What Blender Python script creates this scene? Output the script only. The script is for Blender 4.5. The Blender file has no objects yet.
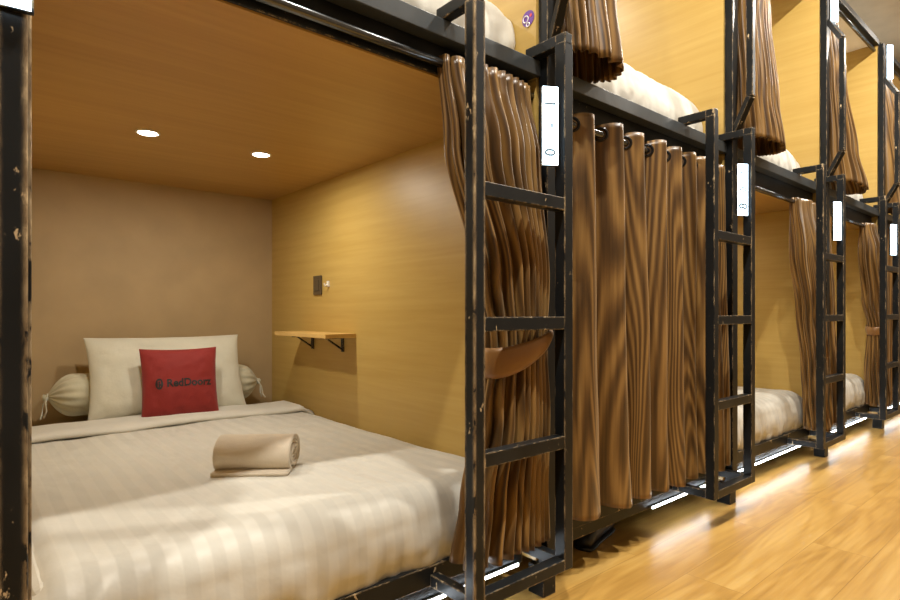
import bpy, math, random
from mathutils import Vector, Matrix, noise
random.seed(7)
S = 1.05            # metres per layout unit
EYE = 0.845         # eye height in layout units; z below is measured from the eye
sc = bpy.context.scene
COL = sc.collection
PI = math.pi
def W(x, y, z): return Vector((x*S, y*S, (z+EYE)*S))
FL = -EYE

# ------------------------------------------------------------------ materials
def mat(name):
    m = bpy.data.materials.new(name); m.use_nodes = True
    nt = m.node_tree
    return m, nt, nt.nodes['Principled BSDF']
def N(nt, typ, **kw):
    n = nt.nodes.new(typ)
    for k, v in kw.items():
        if k in n.inputs: n.inputs[k].default_value = v
        else: setattr(n, k, v)
    return n
def math_(nt, op, a, b=None, c=None):
    n = nt.nodes.new('ShaderNodeMath'); n.operation = op
    for i, v in enumerate((a, b, c)):
        if v is None: continue
        if isinstance(v, (int, float)): n.inputs[i].default_value = v
        else: nt.links.new(v, n.inputs[i])
    return n.outputs[0]
def ramp(nt, fac, stops):
    r = nt.nodes.new('ShaderNodeValToRGB')
    e = r.color_ramp.elements
    while len(e) < len(stops): e.new(.5)
    for i, (p, c) in enumerate(stops):
        e[i].position = p; e[i].color = (*c, 1)
    nt.links.new(fac, r.inputs[0])
    return r.outputs[0]
def mapped(nt, out='Object', scale=(1, 1, 1), rot=(0, 0, 0)):
    tc = nt.nodes.new('ShaderNodeTexCoord'); mp = nt.nodes.new('ShaderNodeMapping')
    mp.inputs['Scale'].default_value = scale; mp.inputs['Rotation'].default_value = rot
    nt.links.new(tc.outputs[out], mp.inputs[0])
    return mp.outputs[0]
def noise_(nt, vec, scale=1, detail=3, rough=.5, dist=0):
    n = N(nt, 'ShaderNodeTexNoise', Scale=scale, Detail=detail, Roughness=rough, Distortion=dist)
    nt.links.new(vec, n.inputs['Vector'])
    return n.outputs['Fac']
def bump(nt, b, h, strength=.3, dist=.01):
    n = N(nt, 'ShaderNodeBump', Strength=strength, Distance=dist)
    nt.links.new(h, n.inputs['Height']); nt.links.new(n.outputs[0], b.inputs['Normal'])
    return n

def m_plain(name, col, rough=.6, metal=0, spec=.5, bumpscale=0, bs=.1):
    m, nt, b = mat(name)
    b.inputs['Base Color'].default_value = (*col, 1); b.inputs['Roughness'].default_value = rough
    b.inputs['Metallic'].default_value = metal; b.inputs['Specular IOR Level'].default_value = spec
    v = mapped(nt)
    f = noise_(nt, v, bumpscale or 6, 4)
    c = ramp(nt, f, [(.3, tuple(x*.93 for x in col)), (.7, tuple(min(1, x*1.05) for x in col))])
    nt.links.new(c, b.inputs['Base Color'])
    if bumpscale: bump(nt, b, f, bs, .004)
    return m
def m_emit(name, col, strength):
    m, nt, b = mat(name)
    b.inputs['Base Color'].default_value = (*col, 1)
    b.inputs['Emission Color'].default_value = (*col, 1)
    b.inputs['Emission Strength'].default_value = strength
    return m
def m_steel(name='chipped_black_paint', wear=.22, thr=.895, rad=.006):
    m, nt, b = mat(name)
    b.inputs['Specular IOR Level'].default_value = .22
    v = mapped(nt, scale=(1, 1, .45))
    n1 = noise_(nt, v, 42, 6, .65)
    n2 = noise_(nt, v, 6, 2)
    bev = nt.nodes.new('ShaderNodeBevel'); bev.samples = 3; bev.inputs['Radius'].default_value = rad
    geo = nt.nodes.new('ShaderNodeNewGeometry')
    dot = nt.nodes.new('ShaderNodeVectorMath'); dot.operation = 'DOT_PRODUCT'
    nt.links.new(bev.outputs[0], dot.inputs[0]); nt.links.new(geo.outputs['Normal'], dot.inputs[1])
    edge = math_(nt, 'SUBTRACT', 1.0, dot.outputs['Value'])
    e = math_(nt, 'MULTIPLY', edge, 1.3*rad/.006)
    s = math_(nt, 'ADD', math_(nt, 'MULTIPLY', n2, .42), n1)
    s = math_(nt, 'ADD', s, math_(nt, 'MINIMUM', e, wear))
    chip = ramp(nt, s, [(.0, (0, 0, 0)), (thr, (0, 0, 0)), (thr+.02, (1, 1, 1)), (1, (1, 1, 1))])
    n3 = noise_(nt, v, 9, 3)
    paint = ramp(nt, n3, [(.3, (.006, .007, .008)), (.7, (.015, .017, .019))])
    prim = ramp(nt, n1, [(.4, (.30, .20, .10)), (.7, (.55, .43, .26))])
    mx = nt.nodes.new('ShaderNodeMixRGB')
    nt.links.new(chip, mx.inputs[0]); nt.links.new(paint, mx.inputs[1]); nt.links.new(prim, mx.inputs[2])
    nt.links.new(mx.outputs[0], b.inputs['Base Color'])
    r = math_(nt, 'MULTIPLY_ADD', chip, .35, .36)
    nt.links.new(r, b.inputs['Roughness'])
    bump(nt, b, math_(nt, 'SUBTRACT', math_(nt, 'MULTIPLY', n1, .35), chip), .15, .0012)
    return m
def m_wood(name, c0, c1, grain_axis, rough=.42, fine=1.0):
    """laminate with fine streaks running along grain_axis"""
    m, nt, b = mat(name)
    sc_ = [34*fine, 34*fine, 34*fine]; sc_[grain_axis] = 1.6
    v = mapped(nt, scale=sc_)
    n1 = noise_(nt, v, 1, 5, .6, .3)
    sc2 = [5, 5, 5]; sc2[grain_axis] = .7
    n2 = noise_(nt, mapped(nt, scale=sc2), 1, 2)
    f = math_(nt, 'ADD', math_(nt, 'MULTIPLY', n1, .65), math_(nt, 'MULTIPLY', n2, .35))
    nt.links.new(ramp(nt, f, [(.30, c0), (.68, c1)]), b.inputs['Base Color'])
    b.inputs['Roughness'].default_value = rough
    bump(nt, b, n1, .06, .002)
    return m
def m_floor():
    m, nt, b = mat('golden_plank_floor')
    v = mapped(nt, scale=(1, 1, 1), rot=(0, 0, 0))
    br = N(nt, 'ShaderNodeTexBrick', Scale=1.0)
    br.inputs['Brick Width'].default_value = 1.25; br.inputs['Row Height'].default_value = .19
    br.inputs['Mortar Size'].default_value = .0012; br.inputs['Mortar Smooth'].default_value = .6
    br.inputs['Color1'].default_value = (0, 0, 0, 1); br.inputs['Color2'].default_value = (1, 1, 1, 1)
    br.inputs['Bias'].default_value = 0
    nt.links.new(v, br.inputs['Vector'])
    # grain: contour lines of a stretched noise, shifted from plank to plank
    add = nt.nodes.new('ShaderNodeVectorMath'); add.operation = 'ADD'
    comb = nt.nodes.new('ShaderNodeCombineXYZ')
    nt.links.new(math_(nt, 'MULTIPLY', br.outputs['Color'], 9), comb.inputs[0])
    nt.links.new(math_(nt, 'MULTIPLY', br.outputs['Color'], 5), comb.inputs[2])
    nt.links.new(v, add.inputs[0]); nt.links.new(comb.outputs[0], add.inputs[1])
    mp = nt.nodes.new('ShaderNodeMapping'); mp.inputs['Scale'].default_value = (1.1, 6, 1)
    nt.links.new(add.outputs[0], mp.inputs[0])
    low = noise_(nt, mp.outputs[0], 1, 2, .5, .4)
    rings = math_(nt, 'SINE', math_(nt, 'MULTIPLY', low, 46))
    mp2 = nt.nodes.new('ShaderNodeMapping'); mp2.inputs['Scale'].default_value = (3, 60, 1)
    nt.links.new(add.outputs[0], mp2.inputs[0])
    fine = noise_(nt, mp2.outputs[0], 1, 4)
    f = math_(nt, 'ADD', math_(nt, 'MULTIPLY', rings, .06), math_(nt, 'MULTIPLY', fine, .45))
    f = math_(nt, 'ADD', f, math_(nt, 'MULTIPLY', low, .5))
    f = math_(nt, 'ADD', f, math_(nt, 'MULTIPLY', br.outputs['Color'], .05))
    c = ramp(nt, f, [(.25, (.32, .165, .034)), (.5, (.47, .27, .066)), (.72, (.57, .36, .11))])
    mx = nt.nodes.new('ShaderNodeMixRGB'); mx.blend_type = 'MULTIPLY'
    nt.links.new(math_(nt, 'MULTIPLY', br.outputs['Fac'], .6), mx.inputs[0])
    nt.links.new(c, mx.inputs[1]); mx.inputs[2].default_value = (.35, .25, .15, 1)
    nt.links.new(mx.outputs[0], b.inputs['Base Color'])
    b.inputs['Roughness'].default_value = .33
    nt.links.new(math_(nt, 'MULTIPLY_ADD', fine, .15, .24), b.inputs['Roughness'])
    bump(nt, b, fine, .04, .002)
    return m
def m_curtain():
    m, nt, b = mat('woodgrain_print_satin')
    v = mapped(nt, 'UV', (5.5, .36, 1))
    low = noise_(nt, v, 1, 1.5, .4, .25)
    rings = math_(nt, 'SINE', math_(nt, 'MULTIPLY', low, 165))
    fine = noise_(nt, mapped(nt, 'UV', (90, 3, 1)), 1, 3)
    f = math_(nt, 'ADD', math_(nt, 'MULTIPLY', rings, .17), math_(nt, 'MULTIPLY', fine, .5))
    f = math_(nt, 'ADD', f, .25)
    c = ramp(nt, f, [(.28, (.050, .023, .006)), (.5, (.135, .068, .019)), (.75, (.29, .165, .049))])
    nt.links.new(c, b.inputs['Base Color'])
    b.inputs['Roughness'].default_value = .34
    b.inputs['Sheen Weight'].default_value = .2
    b.inputs['Sheen Tint'].default_value = (1, .75, .45, 1)
    weave = noise_(nt, mapped(nt, 'UV', (14, 4, 1)), 1, 3)
    bump(nt, b, weave, .25, .006)
    return m
def m_stripe(name, col, period, axis=0, strength=1.0):
    m, nt, b = mat(name)
    v = mapped(nt)
    sep = nt.nodes.new('ShaderNodeSeparateXYZ'); nt.links.new(v, sep.inputs[0])
    w = math_(nt, 'SINE', math_(nt, 'MULTIPLY', sep.outputs[axis], 2*PI/period))
    st = ramp(nt, math_(nt, 'MULTIPLY_ADD', w, .5, .5), [(.38, (0, 0, 0)), (.62, (1, 1, 1))])
    mx = nt.nodes.new('ShaderNodeMixRGB'); nt.links.new(st, mx.inputs[0])
    mx.inputs[1].default_value = (*[c*(1-.075*strength) for c in col], 1); mx.inputs[2].default_value = (*col, 1)
    nt.links.new(mx.outputs[0], b.inputs['Base Color'])
    nt.links.new(math_(nt, 'MULTIPLY_ADD', st, -.25, .72), b.inputs['Roughness'])
    b.inputs['Sheen Weight'].default_value = .15
    f = noise_(nt, v, 9, 4)
    bump(nt, b, math_(nt, 'ADD', f, math_(nt, 'MULTIPLY', st, .02)), .22, .02)
    return m
def m_cloth(name, col, rough=.8, scale=12, bs=.3, bd=.01, fuzz=0):
    m, nt, b = mat(name)
    v = mapped(nt)
    f = noise_(nt, v, scale, 5, .6)
    nt.links.new(ramp(nt, f, [(.3, tuple(c*.92 for c in col)), (.7, col)]), b.inputs['Base Color'])
    b.inputs['Roughness'].default_value = rough; b.inputs['Sheen Weight'].default_value = .2
    h = f
    if fuzz: h = math_(nt, 'ADD', f, math_(nt, 'MULTIPLY', noise_(nt, v, 420, 2), .5))
    bump(nt, b, h, bs, bd)
    return m

STEEL = m_steel()
WORN = m_steel('badly_chipped_black_paint', .27, .865, .013)
RAIL = m_plain('grey_black_rail_paint', (.05, .057, .062), .34, 0, .5, 30, .1)
PANEL = m_wood('honey_oak_laminate', (.44, .285, .068), (.53, .365, .11), 1)
PCEIL = m_wood('amber_oak_ceiling_laminate', (.38, .21, .050), (.48, .285, .080), 0, .38)
BACK = m_plain('taupe_paint', (.42, .30, .155), .62)
WHITEP = m_plain('white_ceiling_paint', (.78, .74, .66), .7)
CORR = m_plain('cream_corridor_paint', (.22, .165, .10), .7)
FLOOR = m_floor()
CURT = m_curtain()
BAND = m_cloth('tieback_satin', (.24, .115, .030), .38, 20, .2, .004)
DUVET = m_stripe('striped_cream_satin', (.60, .585, .52), .055*S)
SHEET = m_cloth('plain_cream_cotton', (.62, .60, .53), .8, 7, .35, .015)
PILLOW = m_cloth('pillow_cotton', (.62, .60, .49), .8, 8, .35, .012)
BOLST = m_cloth('bolster_cotton', (.56, .53, .39), .8, 14, .4, .01)
RED = m_cloth('red_cushion_cloth', (.235, .008, .0045), .75, 10, .4, .012)
TOWEL = m_cloth('cream_terry', (.66, .58, .46), .95, 30, .4, .004, 1)
BLACK = m_plain('black_print', (.012, .010, .010), .6)
RUBBER = m_plain('black_shoe_rubber', (.012, .012, .012), .35)
OLIVE = m_plain('olive_shoe_lining', (.22, .20, .09), .7)
ROD = m_plain('grey_curtain_rod', (.11, .115, .12), .22, .9)
RING = m_plain('dark_grommet', (.03, .03, .032), .3, .8)
PLATE = m_plain('bronze_switch_plate', (.085, .06, .03), .5)
WHPL = m_plain('white_plastic', (.8, .78, .72), .4)
SHELF = m_wood('pale_oak_shelf', (.58, .36, .10), (.70, .46, .16), 1)
LAMPW = m_emit('downlight_lens', (1, .93, .82), 30)
SIGNW = m_emit('lit_sign_face', (.66, .86, 1), 9)
SIGNC = m_plain('grey_sign_lettering', (.12, .18, .22), .5)
SIGNC.node_tree.nodes['Principled BSDF'].inputs['Emission Color'].default_value = (.4, .6, .75, 1)
SIGNC.node_tree.nodes['Principled BSDF'].inputs['Emission Strength'].default_value = .25
LEDM = m_emit('led_diode_strip', (.85, .93, 1), 34)
TAPE = m_plain('led_tape', (.5, .5, .5), .5)
PURPLE = m_plain('purple_sticker', (.13, .04, .30), .4)
STICKW = m_plain('sticker_white_print', (.8, .78, .8), .4)
STICKR = m_plain('sticker_red_print', (.6, .06, .1), .4)

# ------------------------------------------------------------------ mesh builder
class MB:
    def __init__(s): s.v = []; s.f = []; s.uv = {}
    def box(s, x0, x1, y0, y1, z0, z1):
        i = len(s.v)
        s.v += [W(x, y, z) for z in (z0, z1) for y in (y0, y1) for x in (x0, x1)]
        s.f += [tuple(i+k for k in q) for q in ((0,2,3,1),(4,5,7,6),(0,1,5,4),(2,6,7,3),(0,4,6,2),(1,3,7,5))]
        return s
    def bar(s, p, q, w, h, up=(0, 0, 1)):
        p, q = W(*p), W(*q); d = (q-p).normalized(); up = Vector(up)
        if abs(d.dot(up)) > .98: up = Vector((1, 0, 0))
        a = d.cross(up).normalized(); b = a.cross(d).normalized()
        a *= w*S/2; b *= h*S/2; i = len(s.v)
        for e in (p, q): s.v += [e-a-b, e+a-b, e+a+b, e-a+b]
        s.f += [tuple(i+k for k in qd) for qd in ((0,1,2,3),(4,7,6,5),(0,4,5,1),(1,5,6,2),(2,6,7,3),(3,7,4,0))]
        return s
    def tube(s, pts, r, n=10, cap=True):
        pts = [W(*p) for p in pts]; rings = []
        rr = r if isinstance(r, (list, tuple)) else [r]*len(pts)
        for k, p in enumerate(pts):
            d = (pts[min(k+1, len(pts)-1)]-pts[max(k-1, 0)]).normalized()
            u = Vector((0, 0, 1)) if abs(d.z) < .9 else Vector((1, 0, 0))
            a = d.cross(u).normalized(); b = a.cross(d)
            i = len(s.v); rings.append(i)
            s.v += [p + (a*math.cos(t*2*PI/n)+b*math.sin(t*2*PI/n))*rr[k]*S for t in range(n)]
        for r0, r1 in zip(rings, rings[1:]):
            s.f += [(r0+t, r0+(t+1) % n, r1+(t+1) % n, r1+t) for t in range(n)]
        if cap:
            s.f.append(tuple(rings[0]+t for t in range(n))[::-1]); s.f.append(tuple(rings[-1]+t for t in range(n)))
        return s
    def torus(s, c, axis, R, r, n=20, m=8):
        c = W(*c); ax = Vector(axis).normalized()
        u = Vector((0, 0, 1)) if abs(ax.z) < .9 else Vector((1, 0, 0))
        a = ax.cross(u).normalized(); b = ax.cross(a); i = len(s.v)
        for k in range(n):
            t = 2*PI*k/n; dr = a*math.cos(t)+b*math.sin(t)
            for j in range(m):
                q = 2*PI*j/m
                s.v.append(c + dr*(R+r*math.cos(q))*S + ax*r*math.sin(q)*S)
        for k in range(n):
            for j in range(m):
                s.f.append((i+k*m+j, i+((k+1) % n)*m+j, i+((k+1) % n)*m+(j+1) % m, i+k*m+(j+1) % m))
        return s
    def disc(s, c, axis, R, t, n=28):
        ax = Vector(axis).normalized()
        c0 = Vector(c); c1 = c0 + ax*t
        return s.tube([tuple(c0), tuple(c1)], R, n)
    def grid(s, fn, nu, nv, closed_u=False, uvfn=None):
        """fn(u, v) -> layout coordinates"""
        i = len(s.v); cu = nu if closed_u else nu+1
        for b in range(nv+1):
            for a in range(cu):
                s.v.append(W(*fn(a/nu, b/nv)))
        for b in range(nv):
            for a in range(nu):
                a1 = (a+1) % nu if closed_u else a+1
                f = (i+b*cu+a, i+b*cu+a1, i+(b+1)*cu+a1, i+(b+1)*cu+a)
                if uvfn: s.uv[len(s.f)] = [uvfn(a/nu, b/nv), uvfn((a+1)/nu, b/nv), uvfn((a+1)/nu, (b+1)/nv), uvfn(a/nu, (b+1)/nv)]
                s.f.append(f)
        return s
ORIGIN = {}
def build(name, mb, m, parent=None, loc=None, smooth=False, bevel=0, solid=0, kind=None, label=None, subsurf=0):
    """link the builder as ONE mesh object; children keep the origin of their thing"""
    o0 = ORIGIN[parent.name] if parent else (W(*loc) if loc else Vector((0, 0, 0)))
    me = bpy.data.meshes.new(name)
    me.from_pydata([tuple(v-o0) for v in mb.v], [], mb.f)
    if mb.uv:
        uvl = me.uv_layers.new(name='UVMap')
        for p in me.polygons:
            if p.index in mb.uv:
                for li, uv in zip(p.loop_indices, mb.uv[p.index]): uvl.data[li].uv = uv
    me.validate(); me.update()
    if smooth: me.polygons.foreach_set('use_smooth', [True]*len(me.polygons))
    me.materials.append(m)
    o = bpy.data.objects.new(name, me); COL.objects.link(o)
    if parent: o.parent = parent
    else: o.location = o0
    ORIGIN[o.name] = o0
    if solid:
        md = o.modifiers.new('thickness', 'SOLIDIFY'); md.thickness = solid*S; md.offset = 0
    if subsurf:
        md = o.modifiers.new('smooth', 'SUBSURF'); md.levels = md.render_levels = subsurf
    if bevel:
        md = o.modifiers.new('edge', 'BEVEL'); md.width = bevel*S; md.segments = 2; md.limit_method = 'ANGLE'
    if kind: o['kind'] = kind
    if label: o['label'] = label
    return o
def thing(name, label, cat, loc, group=None):
    o = bpy.data.objects.new(name, None); COL.objects.link(o)
    o.location = W(*loc); o.empty_display_size = .1
    ORIGIN[o.name] = W(*loc)
    return tag(o, label, cat, group)
def tag(o, label, cat, group=None):
    o['label'] = label; o['category'] = cat
    if group: o['group'] = group
    return o
def ns(x, y, z=0): return noise.noise(Vector((x, y, z)))

P = 1.26                       # bay pitch
def px(n): return 1.312+P*(n-1)  # partition face of bay n (bay 1 = the open bunk in front)
YB = 3.05                      # back wall
ZC = .628                      # ceiling of the lower bunks
ZU = 1.97                      # ceiling of the upper bunks
DECK = .755
BAYS = 5

# ------------------------------------------------------------------ setting
X0, X1, Y0, ZT = -1.9, 7.6, -.95, 2.35
build('floor', MB().box(X0, X1, Y0, YB+.1, FL-.05, FL), FLOOR, kind='structure')
build('ceiling', MB().box(X0, X1, Y0, YB+.1, ZT, ZT+.05), WHITEP, kind='structure')
build('wall_back', MB().box(X0, X1, YB, YB+.06, FL, ZT), BACK, kind='structure')
build('wall_front', MB().box(X0, X1, Y0-.06, Y0, FL, ZT), CORR, kind='structure')
build('wall_left', MB().box(X0-.06, X0, Y0, YB, FL, ZT), CORR, kind='structure')
build('wall_right', MB().box(X1, X1+.06, Y0, YB, FL, ZT), CORR, kind='structure')
def px0(n): return px(n) if n > 0 else .040
for n in range(0, BAYS+1):
    x = px0(n)
    build('wall_partition', MB().box(x, x+.033, 1.132, YB, FL+.10, .700), PANEL, kind='structure')
    build('wall_partition', MB().box(x, x+.033, 1.132, YB, .702, ZU+.04), PANEL, kind='structure')
for n in range(1, BAYS+1):
    a, b = px0(n-1)+.033, px0(n)
    build('ceiling_lower', MB().box(a, b, 1.175, YB, ZC, .69), PCEIL, kind='structure')
    build('ceiling_upper', MB().box(a, b, 1.175, YB, ZU, ZU+.03), WHITEP, kind='structure')

# ------------------------------------------------------------------ welded bunk frames
which = {1: 'around the nearest open bunk', 2: 'around the bunk closed by the wide brown curtain',
         3: 'around the second open bunk', 4: 'around the third open bunk',
         5: 'around the last bunk at the photo right edge'}
for n in range(1, BAYS+1):
    a, b = px0(n-1)+.008, px0(n)+.008      # left faces of its two posts
    fr = thing('bunk_bed', 'black steel bunk frame '+which[n], 'bed frame', (b, 1.12, FL))
    aa = a+.055
    if n == 1:
        build('post', MB().box(a-.005, a+.035, 1.09, 1.130, FL+.09, ZU), WORN, fr, bevel=.002)
    build('post', MB().box(b, b+.052, 1.095, 1.130, FL+.09, ZU), STEEL, fr, bevel=.002)
    build('foot', MB().box(b-.012, b+.045, 1.10, 1.16, FL, FL+.088), STEEL, fr, bevel=.002)
    build('upper_rail', MB().box(aa, b-.001, 1.12, 1.165, .708, DECK), RAIL, fr, bevel=.002)
    build('cross_beam', MB().box(aa, b-.001, 1.1655, 1.1745, .632, .745), STEEL, fr, bevel=.002)
    build('base_rail', MB().box(aa, b-.006, 1.175, 1.215, -.722, -.668), STEEL, fr, bevel=.002)
    build('base_rail', MB().box(aa, b-.006, 1.20, YB-.01, -.715, -.69), STEEL, fr, bevel=.002, label='dark bed base panel under the mattress')
    build('plinth', MB().box(aa, b-.006, 1.19, 1.205, -.768, -.723), STEEL, fr)
    build('top_rail', MB().box(aa, b-.001, 1.12, 1.165, ZU-.01, ZU+.03), STEEL, fr, bevel=.002)
    if n < BAYS+1:
        # bowed climbing handle in front of the upper post
        hx = b-.02
        pts = [(b+.018, 1.092, .80), (hx, 1.012, .925), (hx, 1.012, 1.57), (b+.018, 1.092, 1.71)]
        h = MB()
        for p, q in zip(pts, pts[1:]): h.bar(p, q, .028, .028)
        build('climbing_handle', h, STEEL, fr, bevel=.002)

# ------------------------------------------------------------------ ladders
lad_lab = {0: 'black steel ladder post at the left edge of the photo, paint chipped', 1: 'nearest full black steel bunk ladder, in front of the tied curtain',
           2: 'black steel ladder just past the wide closed curtain', 3: 'third black steel ladder, between the two farther open bunks',
           4: 'farthest black steel ladder at the right edge of the photo'}
def lx(n): return (.0145 if n == 0 else 0)+.935+P*(n-1)
for n in range(0, 5):
    x = lx(n); w = .3825; y0, y1 = 1.0, 1.036
    ld = thing('bunk_ladder', lad_lab[n], 'ladder', (x+w/2, 1.02, FL+.12), 'steel ladders along the bunks')
    for k, xx in enumerate((x, x+w-.037)):
        build('side_rail', MB().box(xx, xx+.037, y0, y1, -.722, .763), WORN if (n == 0 or (n == 1 and k == 0)) else STEEL, ld, bevel=.0022)
        # bent bracket back to the upper rail
        br = MB().box(xx+.003, xx+.034, y1-.002, 1.150, .757, .790)
        br.box(xx+.003, xx+.034, y0, y1, .755, .790)
        build('bracket', br, STEEL, ld, bevel=.003)
        build('base_bracket', MB().box(xx+.004, xx+.032, y1, 1.175, -.722, -.69), STEEL, ld, bevel=.002)
    for z in (.305, -.028, -.362):
        build('rung', MB().box(x+.036, x+w-.036, y0+.001, y1-.001, z-.018, z+.018), STEEL, ld, bevel=.002)
    build('base_bar', MB().box(x+.036, x+w-.036, y0, y1, -.722, -.69), STEEL, ld, bevel=.002)

# ------------------------------------------------------------------ text helper
def text_mesh(body, size, font_bold=False, extrude=0.0):
    cu = bpy.data.curves.new('tmp_text', 'FONT'); cu.body = body; cu.size = size; cu.extrude = extrude
    cu.align_x = 'CENTER'; cu.align_y = 'CENTER'; cu.offset = size*.03 if font_bold else 0
    cu.resolution_u = 4
    o = bpy.data.objects.new('tmp_text', cu); COL.objects.link(o)
    bpy.context.view_layer.update()
    me = o.to_mesh()
    vs = [v.co.copy() for v in me.vertices]; fs = [tuple(p.vertices) for p in me.polygons]
    o.to_mesh_clear(); bpy.data.objects.remove(o); bpy.data.curves.remove(cu)
    return vs, fs

# ------------------------------------------------------------------ lit number signs
def sign(cx, cy, z0, z1, label, chars, ang=-.5236, w=.044):
    s = thing('lit_sign', label, 'sign', (cx, cy, z0), 'lit number signs on the ladders')
    d = Vector((math.cos(ang), math.sin(ang), 0)); nrm = Vector((d.y, -d.x, 0))    # facing the corridor
    if nrm.y > 0: nrm = -nrm
    def R(u, t, z):   # along width, outward, height
        return (cx+d.x*u+nrm.x*t, cy+d.y*u+nrm.y*t, z)
    def pris(mb, u0, u1, t0, t1, za, zb):
        i = len(mb.v)
        mb.v += [W(*R(u, t, z)) for z in (za, zb) for t in (t1, t0) for u in (u0, u1)]
        mb.f += [tuple(i+k for k in q) for q in ((0,2,3,1),(4,5,7,6),(0,1,5,4),(2,6,7,3),(0,4,6,2),(1,3,7,5))]
        return mb
    build('housing', pris(MB(), -w/2-.003, w/2+.003, -.014, -.004, z0, z1), STEEL, s, bevel=.001)
    lf = build('lit_face', pris(MB(), -w/2, w/2, -.0038, .002, z0+.002, z1-.002), SIGNW, s)
    zc = (z0+z1)/2
    for ch, dz, sz in chars:
        vs, fs = text_mesh(ch, sz*S*1.1, True)
        mb = MB()
        for v in vs:      # characters turned a quarter
            u, zz = -v.y/S, v.x/S
            mb.v.append(W(*R(u, .0035, zc+dz+zz)))
        mb.f = fs
        build('sign_character', mb, SIGNC, lf)
    return s
sign(1.242, 1.020, .41, .63, 'bright white lit sign hung high in the nearest full ladder', [('0', -.075, .04), ('-', .0, .04), ('1', .06, .04)])
sign(1.242+P, 1.020, .41, .63, 'bright white lit sign in the ladder just past the wide curtain', [('8', -.07, .05), ('0', .0, .04), ('1', .07, .04)])
sign(1.242+2*P, 1.020, .41, .63, 'bright white lit sign in the third ladder between farther bunks', [('8', -.07, .045)])
sign(1.242+3*P, 1.020, .41, .63, 'narrow lit sign in the farthest ladder at right edge', [('8', -.07, .045)])
sign(.052, .985, .420, .63, 'lit sign at the top left corner, on the left ladder post', [('1', .06, .04)], ang=-.08, w=.045)
sign(px(3)+.035, 1.062, 1.70, 1.95, 'lit sign at the top edge on the third upper bunk post', [('8', -.07, .045)])
sign(px(4)+.035, 1.062, 1.70, 1.95, 'lit sign high on the farthest upper bunk post', [('8', -.07, .045)])

# ------------------------------------------------------------------ LED strips under the base rails
def led(x0, x1, label):
    t = thing('led_strip', label, 'led strip', (x0, 1.183, -.771), 'led strips under the bunks')
    tp = build('tape', MB().box(x0, x1, 1.180, 1.189, -.767, -.759), TAPE, t)
    m = MB(); x = x0+.005
    while x < x1-.015:
        m.box(x, x+.018, 1.1765, 1.1798, -.7665, -.7595); x += .022
    build('diodes', m, LEDM, tp)
for n, lab in ((1, 'white LED strip under the nearest open bunk'), (2, 'white LED strip glowing under the wide closed curtain'),
               (3, 'white LED strip under the second open bunk'), (4, 'white LED strip under the third open bunk'), (5, 'white LED strip under the farthest bunk')):
    led(px0(n-1)+(.74 if n == 2 else .12), px0(n)-.03, lab)

# ------------------------------------------------------------------ curtain rods
rod_lab = {1: 'over the nearest open bunk', 2: 'through the rings of the wide closed curtain', 3: 'over the second open bunk', 4: 'over the third open bunk', 5: 'over the farthest lower bunk'}
RY, RZ = 1.150, .655
RL = .613          # the rods of the further bunks hang a little lower
for n in range(1, BAYS+1):
    a, b = px0(n-1)+.033, px0(n)
    o = build('curtain_rod', MB().tube([(a+.001, RY, RZ if n == 1 else RL), (b-.001, RY, RZ if n == 1 else RL)], .0115, 16), ROD, loc=((a+b)/2, RY, RZ), smooth=True)
    tag(o, 'grey metal curtain rod '+rod_lab[n], 'curtain rod', 'lower curtain rods')
    o = build('curtain_rod', MB().tube([(a+.001, 1.15, 1.93), (b-.001, 1.15, 1.93)], .0115, 16), ROD, loc=((a+b)/2, 1.15, 1.93), smooth=True)
    tag(o, 'grey metal curtain rod of the upper bunk '+{1: 'above the nearest open bunk', 2: 'above the wide closed curtain', 3: 'above the second open bunk', 4: 'above the third open bunk', 5: 'above the farthest bunk'}[n], 'curtain rod', 'upper curtain rods')

# ------------------------------------------------------------------ curtains
def lerp_rows(rows, t):
    """rows sorted by z descending: (z, cx, cy, rx, ry); t in 0..1 over the height"""
    z = rows[0][0]+(rows[-1][0]-rows[0][0])*t
    for r0, r1 in zip(rows, rows[1:]):
        if r1[0] <= z <= r0[0]+1e-9:
            k = (r0[0]-z)/(r0[0]-r1[0]); k = k*k*(3-2*k)
            return [r0[i]+(r1[i]-r0[i])*k for i in range(5)]
    return list(rows[-1])
def bundle(mb, rows, pleats, amp, seed, sx=14):
    nu = pleats*sx
    def warp(th): return th + .35*math.sin(th+seed) + .18*math.sin(2*th+seed*1.7)
    def fn(u, v):
        z, cx, cy, rx, ry = lerp_rows(rows, v)
        z = rows[0][0]+(rows[-1][0]-rows[0][0])*v
        th = 2*PI*u
        ph = warp(th)*pleats + .5*ns(v*.8, seed, 0) + .6*ns(3*math.cos(th), v*.6, seed)
        # integer pleats around: keep closed
        s = 2*abs(math.sin(ph/2))**.85-1
        am = amp*.14*(1+.7*ns(math.cos(th)*3, math.sin(th)*3, seed+v*1.2))*(.75+.35*v)
        am *= min(1, max(.45, (ry-.026)/.026))
        wob = .005*ns(math.cos(th)*2+seed, v*2.5, 3)
        nx, ny = ry*math.cos(th), rx*math.sin(th); l = math.hypot(nx, ny)
        x = cx+rx*math.cos(th)+am*s*nx/l+wob; y = cy+ry*math.sin(th)+am*s*ny/l+wob
        if v == 1: z += .012*ns(math.cos(th)*2, math.sin(th)*2, seed)
        return (x, y, z)
    L = (rows[0][3]+rows[0][4])*2.6
    mb.grid(fn, nu, 60, True, lambda u, v: (u*L*2+seed, v*(rows[0][0]-rows[-1][0])))
    return mb
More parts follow.
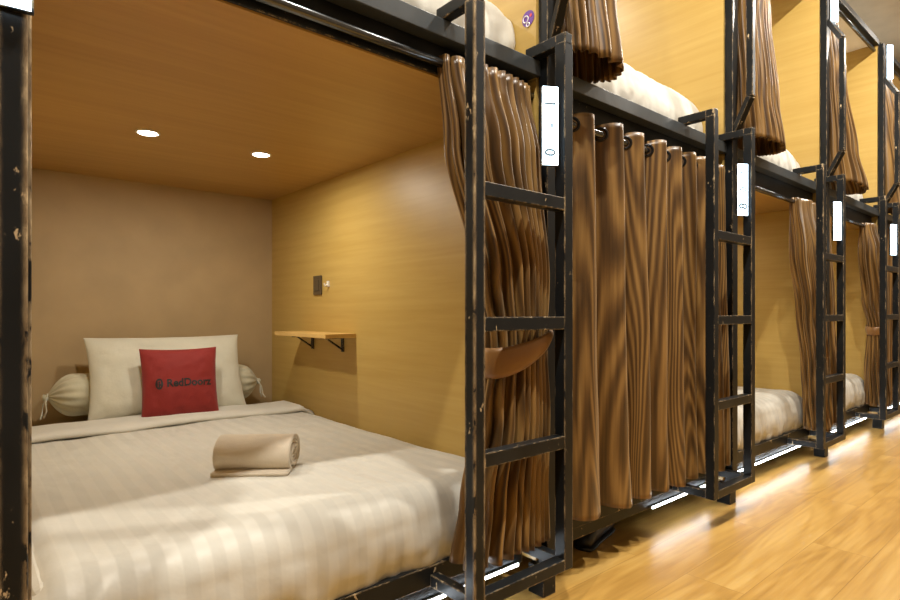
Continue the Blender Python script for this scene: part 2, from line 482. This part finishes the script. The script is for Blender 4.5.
def tieback(parent, z_l, z_r, cx, cy, rx, ry, wl, wr, name='tieback'):
    def fn(u, v):
        th = 2*PI*u; c = math.cos(th)
        k = (1+c)/2                       # 0 left, 1 right
        z = z_l+(z_r-z_l)*k**1.3; w = wl+(wr-wl)*k**1.5
        bulge = .006*math.sin(PI*v)
        return (cx+(rx+bulge)*c, cy+(ry+bulge)*math.copysign(abs(math.sin(th))**.8, math.sin(th)), z+w*(.5-v))
    return build(name, MB().grid(fn, 64, 6, True), BAND, parent, smooth=True, solid=.003)

# tied curtain of the nearest bunk
c1 = thing('curtain', 'brown pleated curtain tied back behind the nearest full ladder', 'curtain', (1.18, 1.11, -.70))
rows = [(.675, 1.120, RY, .165, .034), (.45, 1.135, 1.135, .160, .048), (.1, 1.185, 1.115, .118, .050), (-.09, 1.190, 1.105, .098, .044),
        (-.28, 1.178, 1.105, .112, .05), (-.50, 1.150, 1.10, .136, .048), (-.650, 1.136, 1.10, .150, .050)]
build('fabric', bundle(MB(), rows, 19, .155, 1.3), CURT, c1, smooth=True, solid=.002)
tieback(c1, -.135, -.050, 1.190, 1.104, .120, .074, .082, .024)
for k in range(7):
    build('grommet', MB().torus((.985+.045*k, RY, RZ), (1, .25, 0), .020, .0045), RING, c1, smooth=True)

# closed curtain of the second bunk
def sheet(mb, xa, xb, y, ztop, zbot, folds, A, seed, tight=.0):
    """wavy flat curtain; folds crowd towards the right end"""
    nu = int(folds*26)
    def xw(u): return xa+(xb-xa)*(u+tight*math.sin(PI*u)*.9)
    def fn(u, v):
        ph = 2*PI*folds*u + 1.1*v*ns(u*4, v*1.2, seed) + .35*math.sin(3*u*PI+seed)*v
        s = math.sin(ph)
        tri = math.asin(s*.985)/1.45
        s2 = tri*(1-.55*v)+s*.55*v
        a = A*(1-.25*v+.3*ns(u*6, v*1.5, seed+5))
        a *= (1 if u < .82 else 1-.3*(u-.82)/.18)
        x = xw(u)+.018*math.cos(ph)*(.6+v*.5)+.010*ns(u*9, v*2, seed)
        yy = y-.028*v+a*s2+.006*ns(u*20, v*6, seed)*v
        z = ztop+(zbot-ztop)*v
        z += .004*math.sin(ph*2)*(1-v) + v*(.016*ns(u*5, 0, seed)+.006*s)
        return (x, yy, z)
    mb.grid(fn, nu, 70, False, lambda u, v: (u*(xb-xa)*2.0+seed, v*(ztop-zbot)))
    return fn
c2 = thing('curtain', 'wide closed brown wood-grain print curtain on dark rings', 'curtain', (2.0, 1.12, -.69))
mb = MB(); xa, xb = px0(1)+.13, px0(2)-.012
f2 = sheet(mb, xa, xb, RY, .647, -.662, 9, .053, 2.2, .10)
build('fabric', mb, CURT, c2, smooth=True, solid=.002)
for k in range(19):
    u = k/18
    u = min(max(u, .004), .996)
    p = f2(u, .026)
    q = f2(min(1, u+.004), .026); r = f2(max(0, u-.004), .026)
    tx, ty = q[0]-r[0], q[1]-r[1]
    nn = Vector((ty, -tx, 0)).normalized()
    g = MB().torus((p[0], p[1], RL), nn, .021, .0055)
    build('grommet', g, RING, c2, smooth=True)

# third bunk: gathered curtain at its right post
c3 = thing('curtain', 'shiny brown curtain gathered at the right of the second open bunk', 'curtain', (3.76, 1.12, -.70))
e = px(3)
rows = [(.633, e-.20, RY, .17, .034), (.35, e-.19, 1.14, .155, .05), (0, e-.14, 1.13, .115, .05), (-.3, e-.115, 1.12, .09, .05), (-.5, e-.105, 1.12, .08, .046), (-.664, e-.10, 1.11, .078, .05)]
build('fabric', bundle(MB(), rows, 13, .12, 4.4), CURT, c3, smooth=True, solid=.002)
for k in range(6):
    build('grommet', MB().torus((e-.34+.05*k, RY, RL), (1, .25, 0), .020, .0045), RING, c3, smooth=True)
# fourth bunk: both sides
c4 = thing('curtain', 'thin dark brown curtain strip behind the third ladder', 'curtain', (px(3)+.15, 1.12, -.70))
rows = [(.633, px(3)+.12, RY, .050, .030), (0, px(3)+.14, 1.14, .05, .04), (-.664, px(3)+.17, 1.12, .055, .045)]
build('fabric', bundle(MB(), rows, 7, .14, 6.1), CURT, c4, smooth=True, solid=.002)
c5 = thing('curtain', 'brown curtain fanned at the top and pinched, right of the third open bunk', 'curtain', (px(4)-.12, 1.12, -.70))
e = px(4)
rows = [(.633, e-.16, RY, .13, .034), (.45, e-.16, 1.14, .135, .05), (.1, e-.12, 1.13, .10, .05), (-.1, e-.09, 1.12, .06, .04), (-.4, e-.085, 1.12, .07, .046), (-.664, e-.08, 1.11, .062, .05)]
build('fabric', bundle(MB(), rows, 12, .14, 7.7), CURT, c5, smooth=True, solid=.002)
tieback(c5, -.13, -.06, e-.09, 1.12, .072, .052, .06, .02)
# farthest bunk: closed
c6 = thing('curtain', 'closed brown curtain of the farthest lower bunk, at the right edge', 'curtain', (5.8, 1.12, -.69))
mb = MB(); sheet(mb, px(4)+.09, px(5)-.02, RY, .647, -.662, 9, .040, 8.8, .02)
build('fabric', mb, CURT, c6, smooth=True, solid=.002)

# upper curtains, one bundle right of each post
up_lab = {1: 'brown pleated curtain hanging above the wide closed curtain, nearest upper one', 2: 'brown pleated upper curtain hanging above the second open bunk',
          3: 'brown upper curtain flaring wide above the third open bunk', 4: 'brown upper curtain cut off by the right edge of the photo'}
for n in (1, 2, 3, 4):
    e = px(n)+.062
    rt, rb = {1: (.125, .142), 2: (.17, .215), 3: (.11, .305), 4: (.13, .24)}[n]
    cc = thing('curtain', up_lab[n], 'curtain', (e+rb, 1.15, .79), 'curtains of the upper bunks')
    rows = [(1.95, e+rt, RY, rt, .036), (1.4, e+rt*1.02, 1.13, rt, .075), (1.0, e+(rt+rb)/2, 1.115, (rt+rb)/2, .085), (.785, e+rb, 1.105, rb, .092)]
    build('fabric', bundle(MB(), rows, {1: 27, 2: 31, 3: 17, 4: 18}[n], .075, 2.9*n+.7), CURT, cc, smooth=True, solid=.002)
    for k in range(6):
        build('grommet', MB().torus((e+.03+(2*rt-.06)*k/5, 1.15, 1.93), (1, .25, 0), .020, .0045), RING, cc, smooth=True)

# ------------------------------------------------------------------ mattresses and duvets
def smoothstep(a, b, x):
    t = min(1, max(0, (x-a)/(b-a))); return t*t*(3-2*t)
def duvet_mesh(xa, xb, yf, yb, zlow, ztop, seed, wr=.010, nu=110, nv=190, dome=.012):
    """draped cover: up the front face, round the edge, back over the top"""
    H = ztop-zlow; r = min(.07, H*.45); straight = H-r
    L = straight + r*PI/2 + (yb-yf-r)
    def fn(u, v):
        x = xa+(xb-xa)*u; s = v*L
        out = .018*math.sin(min(1, s/straight)*PI*.85)
        if s < straight: y, z, ny, nz = yf-out, zlow+s, -1, 0
        elif s < straight+r*PI/2:
            t = (s-straight)/r
            y = yf+r-r*math.cos(t)-out*(1-t/(PI/2)); z = zlow+straight+r*math.sin(t); ny, nz = -math.cos(t), math.sin(t)
        else: y, z, ny, nz = yf+r+(s-straight-r*PI/2), ztop, 0, 1
        # puffs and creases; the front face carries vertical gathers
        front = 1-smoothstep(0, straight+r*1.8, s)
        d = wr*(ns(x*3.3, s*2.4, seed)+.5*ns(x*7, s*6, seed+2))
        d += wr*.28*ns(x*18+2*ns(x*3, s*3), s*9, seed+4)
        d += front*.010*ns(x*16+1.5*ns(s*5, x), s*3, seed+8)
        d += .006*front*ns(x*40, s*5, seed+9)+.0035*ns(x*26, s*22, seed+11)*(.3+front)
        edge = min(u, 1-u)*(xb-xa)
        dr = .035*(1-smoothstep(0, .07, edge))
        d += dome*math.sin(PI*u)
        y += ny*d; z += nz*d - dr*nz
        if z < zlow: z = zlow
        return (x, y, z)
    return MB().grid(fn, nu, nv)
def bed(n, z0, ztop, labm, labd, group, stripe=True, yfold=2.76, corner=None):
    a, b = px0(n-1)+.037, px0(n)-.004
    low = z0+.004
    m = MB().box(a+.012, b-.012, 1.235 if z0 < 0 else 1.31, YB-.006, low, ztop-.010)
    o = build('mattress', m, SHEET, loc=((a+b)/2, 2.1, low), bevel=.03); o.modifiers['edge'].segments = 4
    tag(o, labm, 'mattress', group+' mattresses')
    d = duvet_mesh(a, b, 1.205 if z0 < 0 else 1.238, yfold, low, ztop, n*3.1+z0, wr=.009 if z0 < 0 else .014, dome=.008 if z0 < 0 else .03)
    o = build('duvet', d, DUVET if stripe else SHEET, loc=((a+b)/2, 2.0, low), smooth=True, solid=.006)
    tag(o, labd, 'duvet', group+' duvets')
    return o
dv = bed(1, -.690, -.478, 'cream sheeted mattress under the pillows in the nearest bunk', 'striped cream duvet spread over the nearest open bunk', 'lower bunk')
bed(3, -.690, -.470, 'mattress of the second open lower bunk, under its white duvet', 'rumpled white duvet in the second open bunk, past the wide curtain', 'lower bunk')
bed(4, -.690, -.455, 'mattress of the third open lower bunk, under its white duvet', 'rounded white duvet end in the third open lower bunk', 'lower bunk')
bed(1, .744, .97, 'mattress of the upper bunk over the red cushion bunk', 'white duvet bulging over the upper rail left of nearest full ladder', 'upper bunk', False)
bed(2, .744, .965, 'mattress of the upper bunk over the wide closed curtain', 'white duvet in the upper bunk over the wide closed curtain', 'upper bunk', False)
bed(3, .744, .962, 'mattress of the upper bunk over the second open bunk', 'white duvet glimpsed in the upper bunk over the second open bunk', 'upper bunk', False)
bed(4, .744, .962, 'mattress of the upper bunk over the third open bunk', 'sliver of white duvet in the upper bunk over third open bunk', 'upper bunk', False)

# turned-down sheet band, part of the near duvet
a, b = px0(0)+.037, px0(1)-.004
def band(u, v):
    x = a+(b-a)*u
    y = 2.535+.022*ns(x*3, 1.2)+.01*ns(x*9, 4)+(.215)*v
    z = -.462+.008*math.sin(PI*u)+.008*ns(x*5, y*4, 9)-.035*(1-smoothstep(0, .07, min(u, 1-u)*(b-a)))
    z += .012*math.sin(PI*min(1, v*4)*.5)-.004
    z += .004
    if v == 0: z -= .010
    if v == 1: z -= .025
    return (x, y, z)
build('turned_down_sheet', MB().grid(band, 90, 26), SHEET, dv, smooth=True, solid=.008, label='plain smooth cream sheet folded back over the striped duvet')

# ------------------------------------------------------------------ pillows and cushion
def cushion_geo(w, h, t, pinch=.05, seed=0, wr=.006):
    def outline(u, v):
        x = u*w/2*(1-pinch*(1-v*v)*abs(u)**3); y = v*h/2*(1-pinch*(1-u*u)*abs(v)**3)
        return x, y
    def zf(u, v):
        e = (1-abs(u)**2.6)*(1-abs(v)**2.6)
        e = max(0, e)
        z = t/2*e**.52
        return z*(1+.10*ns(u*2, v*2, seed)) + wr*e**.3*(ns(u*4+seed, v*4, 1)+.6*ns(u*9, v*7, seed))
    return outline, zf
def place(o0, yaw, lean):
    """local x = width, y = height, z = outward; lean back by angle"""
    cx, sx = math.cos(yaw), math.sin(yaw)
    cl, sl = math.cos(lean), math.sin(lean)
    X = Vector((cx, sx, 0)); back = Vector((-sx, cx, 0))
    Yv = Vector((back.x*sl, back.y*sl, cl)); Z = X.cross(Yv)
    def T(x, y, z):
        p = Vector(o0)+X*x+Yv*y+Z*z
        return tuple(p)
    return T
def cushion(name, T, geo, m, parent=None, n=44, loc=None):
    outline, zf = geo; mb = MB()
    def side(sgn):
        def fn(u, v):
            U, V = 2*u-1, 2*v-1
            U = math.sin(U*PI/2); V = math.sin(V*PI/2)
            x, y = outline(U, V); return T(x, y, sgn*zf(U, V) if abs(U) < .9999 and abs(V) < .9999 else 0)
        return fn
    mb.grid(side(1), n, n); k = len(mb.f); mb.grid(side(-1), n, n)
    for i in range(k, len(mb.f)): mb.f[i] = mb.f[i][::-1]
    # weld
    seen = {}; remap = []; nv = []
    for v in mb.v:
        key = (round(v.x, 5), round(v.y, 5), round(v.z, 5))
        if key not in seen: seen[key] = len(nv); nv.append(v)
        remap.append(seen[key])
    mb.v = nv; mb.f = [tuple(dict.fromkeys(remap[i] for i in f)) for f in mb.f]
    mb.f = [f for f in mb.f if len(f) > 2]
    return build(name, mb, m, parent, loc=loc, smooth=True)
ZB = -.468
T = place((.730, 2.835, ZB+.182), -.05, .40)
pl = cushion('pillow', T, cushion_geo(.66, .385, .13, .05, 3.3, .007), PILLOW, loc=(.742, 2.84, ZB))
tag(pl, 'large cream pillow propped behind the red cushion', 'pillow')
geo = cushion_geo(.315, .318, .095, .055, 8.1, .005)
T2 = place((.735, 2.688, ZB+.158), -.12, .24)
ck = cushion('cushion', T2, geo, RED, loc=(.745, 2.72, ZB))
tag(ck, 'square red cushion with black lettering on the striped bed', 'cushion')
def surf(x, y, off=.0012):
    u, v = x/(.315/2), y/(.318/2)
    for _ in range(3):
        X, Y = geo[0](u, v); u += (x-X)/(.315/2); v += (y-Y)/(.318/2)
    return T2(x, y, geo[1](u, v)+off)
vs, fs = text_mesh('RedDoorz', .047, True)
mb = MB(); mb.v = [W(*surf(v.x*.90+.030, v.y-.004, .0014)) for v in vs]; mb.f = fs
build('printed_lettering', mb, BLACK, ck, label='black printed lettering')
mb = MB()
def oval(cx, cy, rx, ry, z):
    i = len(mb.v); n = 24
    mb.v.append(W(*surf(cx, cy, z)))
    mb.v.extend(W(*surf(cx+rx*math.cos(2*PI*k/n), cy+ry*math.sin(2*PI*k/n), z)) for k in range(n))
    mb.f.extend((i, i+1+k, i+1+(k+1) % n) for k in range(n))
oval(-.088, -.004, .015, .024, .0014)
build('printed_emblem', mb, BLACK, ck, label='black oval door emblem')
mb = MB()
for (x0, x1, y0, y1) in ((-.094, -.0915, -.018, .010), (-.0915, -.082, .007, .010), (-.0845, -.082, -.018, .007)):
    i = len(mb.v); mb.v += [W(*surf(x, y, .0022)) for x, y in ((x0, y0), (x1, y0), (x1, y1), (x0, y1))]; mb.f.append((i, i+1, i+2, i+3))
for (x0, x1, y0, y1) in ((-.111, -.108, -.020, .012),):
    i = len(mb.v); mb.v += [W(*surf(x, y, .0022)) for x, y in ((x0, y0), (x1, y0), (x1, y1), (x0, y1))]; mb.f.append((i, i+1, i+2, i+3))
build('emblem_outline', mb, RED, ck)

# bolster lying behind the pillow
bo = thing('bolster', 'long cream bolster with gathered tied ends behind the pillow', 'bolster', (.74, 2.935, ZB))
BX0, BX1, BR, BY, BZ = .280, 1.180, .092, 2.945, ZB+.112
def bol(u, v):
    th = 2*PI*u; x = BX0+(BX1-BX0)*v
    e = min(v, 1-v)*(BX1-BX0)
    rr = BR*(1-(1-min(1, e/.10))**2.3*.86)
    pl_ = (1-smoothstep(0, .16, e))
    rr *= 1+pl_*.07*math.sin(15*th+2*ns(x*4, 0)) + .02*ns(x*6, math.cos(th)*2, math.sin(th)*2)
    return (x, BY+rr*math.cos(th), BZ+rr*math.sin(th)*.98)
mb = MB().grid(bol, 96, 90, True)
build('bolster_cover', mb, BOLST, bo, smooth=True)
for xe, sg in ((BX0, -1), (BX1, 1)):
    mb = MB().tube([(xe+sg*t, BY, BZ-.002*k) for k, t in enumerate((-.006, .004, .012, .02))], [.014, .011, .017, .012], 12)
    ge = build('gathered_end', mb, BOLST, bo, smooth=True)
    mb = MB().torus((xe+sg*.003, BY, BZ), (1, 0, 0), .0125, .003, 16, 6)
    mb.tube([(xe+sg*.004, BY-.012, BZ), (xe+sg*.012, BY-.028, BZ-.02), (xe+sg*.008, BY-.034, BZ-.055), (xe+sg*.018, BY-.03, BZ-.083)], .0035, 6)
    mb.tube([(xe+sg*.004, BY-.012, BZ), (xe+sg*.02, BY-.02, BZ-.03), (xe+sg*.024, BY-.03, BZ-.07), (xe+sg*.03, BY-.045, BZ-.085)], .0035, 6)
    build('tie_string', mb, PILLOW, ge, smooth=True)

# ------------------------------------------------------------------ rolled towel
def towel():
    ax = Vector((.80, -.60, 0)).normalized(); side = Vector((.60, .80, 0))   # side points away
    c = Vector((.672, 1.665, ZB+.006)); L = .215; rx, rz, th0 = .070, .050, .0115
    mb = MB(); n = 150; turns = 3.3; pts = []
    for i in range(n+1):
        t = i/n; ang = turns*2*PI*t
        k = 1-(.86)*t
        pts.append((-math.sin(ang)*rx*k, rz+(-math.cos(ang))*rz*k, t))
    # loose end: lies on the bed towards the viewer
    tail = [(-.066+.022*j/5-.0, .0035, 0) for j in range(5)]
    path = [(-.088+.02*j, .004+.001*j*0, 0) for j in range(5)]+pts
    m = len(path)-1
    def fn(u, v):
        i = min(int(v*m+.0001), m); s, h, t = path[i]
        l = (u-.5)*L + .010*ns(t*6, 2.2)*(1 if u > .5 else .6)
        s += .002*ns(u*5, v*14); h += .0018*ns(u*6+4, v*11)
        p = c+ax*l+side*s
        return (p.x, p.y, c.z+h)
    mb.grid(fn, 30, m)
    o = build('towel', mb, TOWEL, loc=tuple(c), smooth=True, solid=th0)
    tag(o, 'rolled cream towel lying on the striped duvet', 'towel')
towel()

# ------------------------------------------------------------------ shelf and wall fittings in the bunks
def wall_shelf(n, label):
    xw = px(n)
    s = thing('wall_shelf', label, 'shelf', (xw-.07, 2.415, -.11), 'small shelves in the bunks')
    build('shelf_board', MB().box(xw-.150, xw-.001, 2.16, 2.67, -.108, -.090), SHELF, s, bevel=.001)
    for y in (2.27, 2.56):
        build('bracket', MB().box(xw-.008, xw-.001, y-.009, y+.009, -.175, -.109).box(xw-.11, xw-.001, y-.009, y+.009, -.115, -.109)
              .bar((xw-.006, y, -.165), (xw-.085, y, -.113), .006, .008), STEEL, s)
wall_shelf(1, 'small oak wall shelf on black brackets beside the nearest bed')
wall_shelf(3, 'small wall shelf glimpsed through the ladder past the wide curtain')
o = build('switch_plate', MB().box(1.303, 1.311, 2.467, 2.545, .088, .180), PLATE, loc=(1.307, 2.506, .134), bevel=.002)
o2 = build('rocker_switch', MB().box(1.299, 1.3035, 2.487, 2.525, .108, .160), PLATE, o, bevel=.001)
tag(o, 'dark bronze switch plate on the oak panel wall above the shelf', 'switch')
hk = build('wall_hook', MB().box(1.304, 1.311, 2.395, 2.412, .124, .150).tube([(1.304, 2.403, .132), (1.290, 2.403, .128), (1.286, 2.403, .140)], .004, 8), WHPL, loc=(1.3, 2.4, .13))
tag(hk, 'tiny white wall hook beside the bronze switch plate', 'hook')
# round sticker on the upper partition
sk = build('round_sticker', MB().disc((1.3118, 1.163, .897), (-1, 0, 0), .024, .0012, 32), PURPLE, loc=(1.31, 1.163, .897))
tag(sk, 'small round purple sticker on the upper oak panel', 'sticker')
m_ = MB()
m_.torus((1.3104, 1.172, .897), (1, 0, 0), .010, .0018, 20, 6)
m_.torus((1.3104, 1.163, .878), (1, 0, 0), .006, .002, 16, 6)
build('sticker_print', m_, STICKW, sk)
build('sticker_print', MB().disc((1.3104, 1.152, .903), (-1, 0, 0), .005, .0008, 12), STICKR, sk)

# ------------------------------------------------------------------ shoes under the curtain
def shoe(cx, cy, yaw, label):
    s = thing('shoe', label, 'shoe', (cx, cy, FL), 'pair of black shoes under the bunk')
    c, sn = math.cos(yaw), math.sin(yaw)
    prof = [(0, .030, .036), (.04, .035, .060), (.12, .034, .060), (.2, .034, .054), (.3, .037, .052), (.42, .041, .048), (.5, .038, .040), (.545, .022, .024)]
    Ls = .265/.545
    def ring(t, w, h, z0):
        pts = []
        for k in range(16):
            a = 2*PI*k/16; yy = w*math.cos(a); zz = h*(.5+.5*math.sin(a)*abs(math.sin(a))**-.3 if abs(math.sin(a)) > 1e-6 else .5)
            zz = min(max(zz, 0), h)
            l = (t-.27)*Ls
            pts.append((cx+c*l-sn*yy, cy+sn*l+c*yy, FL+z0+zz))
        return pts
    up = MB(); sole = MB()
    for mb, hs, ws, z0 in ((up, 1, .94, .012), (sole, None, 1.06, .0005)):
        rings = []
        for t, w, h in prof:
            hh = h if hs else .016
            i = len(mb.v); rings.append(i); mb.v += [W(*p) for p in ring(t, w*ws, hh, z0)]
        for r0, r1 in zip(rings, rings[1:]): mb.f += [(r0+k, r0+(k+1) % 16, r1+(k+1) % 16, r1+k) for k in range(16)]
        mb.f.append(tuple(rings[0]+k for k in range(16))[::-1]); mb.f.append(tuple(rings[-1]+k for k in range(16)))
    build('upper', up, RUBBER, s, smooth=True); build('sole', sole, RUBBER, s, smooth=True)
    mb = MB()
    def ins(u, v):
        l = (-.10+.115*v); w = .021*math.sqrt(max(0, 1-(2*v-1)**4))*(2*u-1)
        return (cx+c*l-sn*w, cy+sn*l+c*w, FL+.0745-.004*v)
    build('shoe_lining', mb.grid(ins, 8, 10), OLIVE, s, smooth=True, solid=.003)
shoe(1.80, 1.262, .28, 'black slip-on shoe on the floor under the wide curtain, nearer one')
shoe(1.87, 1.335, .22, 'black slip-on shoe behind its pair, further under the bunk')

# ------------------------------------------------------------------ lamps
def downlight(x, y, z, label, power, r=.030, group=None, col=(1, .93, .80), lens=LAMPW):
    d = thing('downlight', label, 'ceiling light', (x, y, z), group)
    tr = build('trim_ring', MB().torus((x, y, z-.002), (0, 0, 1), r+.005, .004, 32, 8), WHPL, d, smooth=True)
    build('lens', MB().disc((x, y, z-.0035), (0, 0, 1), r, .003, 28), lens, tr)
    la = bpy.data.lights.new('downlight_beam', 'AREA'); la.shape = 'DISK'; la.size = r*2*S; la.energy = power; la.color = col
    lo = bpy.data.objects.new('downlight_beam', la); COL.objects.link(lo); lo.parent = d
    lo.location = (0, 0, -.008)
    return la
PW = 5.6
for n in (1, 3, 4):
    a = px(n)-1.312
    for k, (xx, yy) in enumerate(((.492, 2.185), (.899, 2.195))):
        w_ = {1: 'nearest open bunk', 3: 'second open bunk', 4: 'third open bunk'}[n]
        downlight(a+xx, yy, ZC, ('left ' if k == 0 else 'right ')+'round recessed downlight in the ceiling of the '+w_, PW, group='downlights in the lower bunks')
for n in (1, 2, 3, 4, 5):
    a = px(n)-1.312
    downlight(a+.70, 2.19, ZU, 'recessed upper bunk downlight '+which[n].replace('around', 'over'), 14, group='downlights in the upper bunks', col=(1, .96, .90))
for k, xx in enumerate((-.55, .75, 2.05, 3.35, 4.65, 5.95)):
    downlight(xx, .42, ZT, 'round ceiling light over the corridor walkway', 52, .035, 'corridor ceiling lights', col=(1, .94, .84))

# ------------------------------------------------------------------ world, camera, view
w = bpy.data.worlds.new('room_air'); sc.world = w; w.use_nodes = True
w.node_tree.nodes['Background'].inputs[0].default_value = (.02, .018, .015, 1)
cam = bpy.data.cameras.new('camera'); co = bpy.data.objects.new('camera', cam); COL.objects.link(co)
cam.sensor_width = 36; cam.lens = 570/900*36; cam.shift_y = 13/900; cam.clip_start = .02
co.location = W(0, 0, 0); co.rotation_euler = (PI/2, 0, -math.atan2(.651, .759))
sc.camera = co
sc.view_settings.view_transform = 'Standard'; sc.view_settings.look = 'None'
sc.view_settings.gamma = 1; sc.view_settings.use_curve_mapping = False
sc.view_settings.exposure = 0.0
sc.cycles.use_denoising = True
sc.cycles.max_bounces = 8
sc.cycles.sample_clamp_indirect = 6
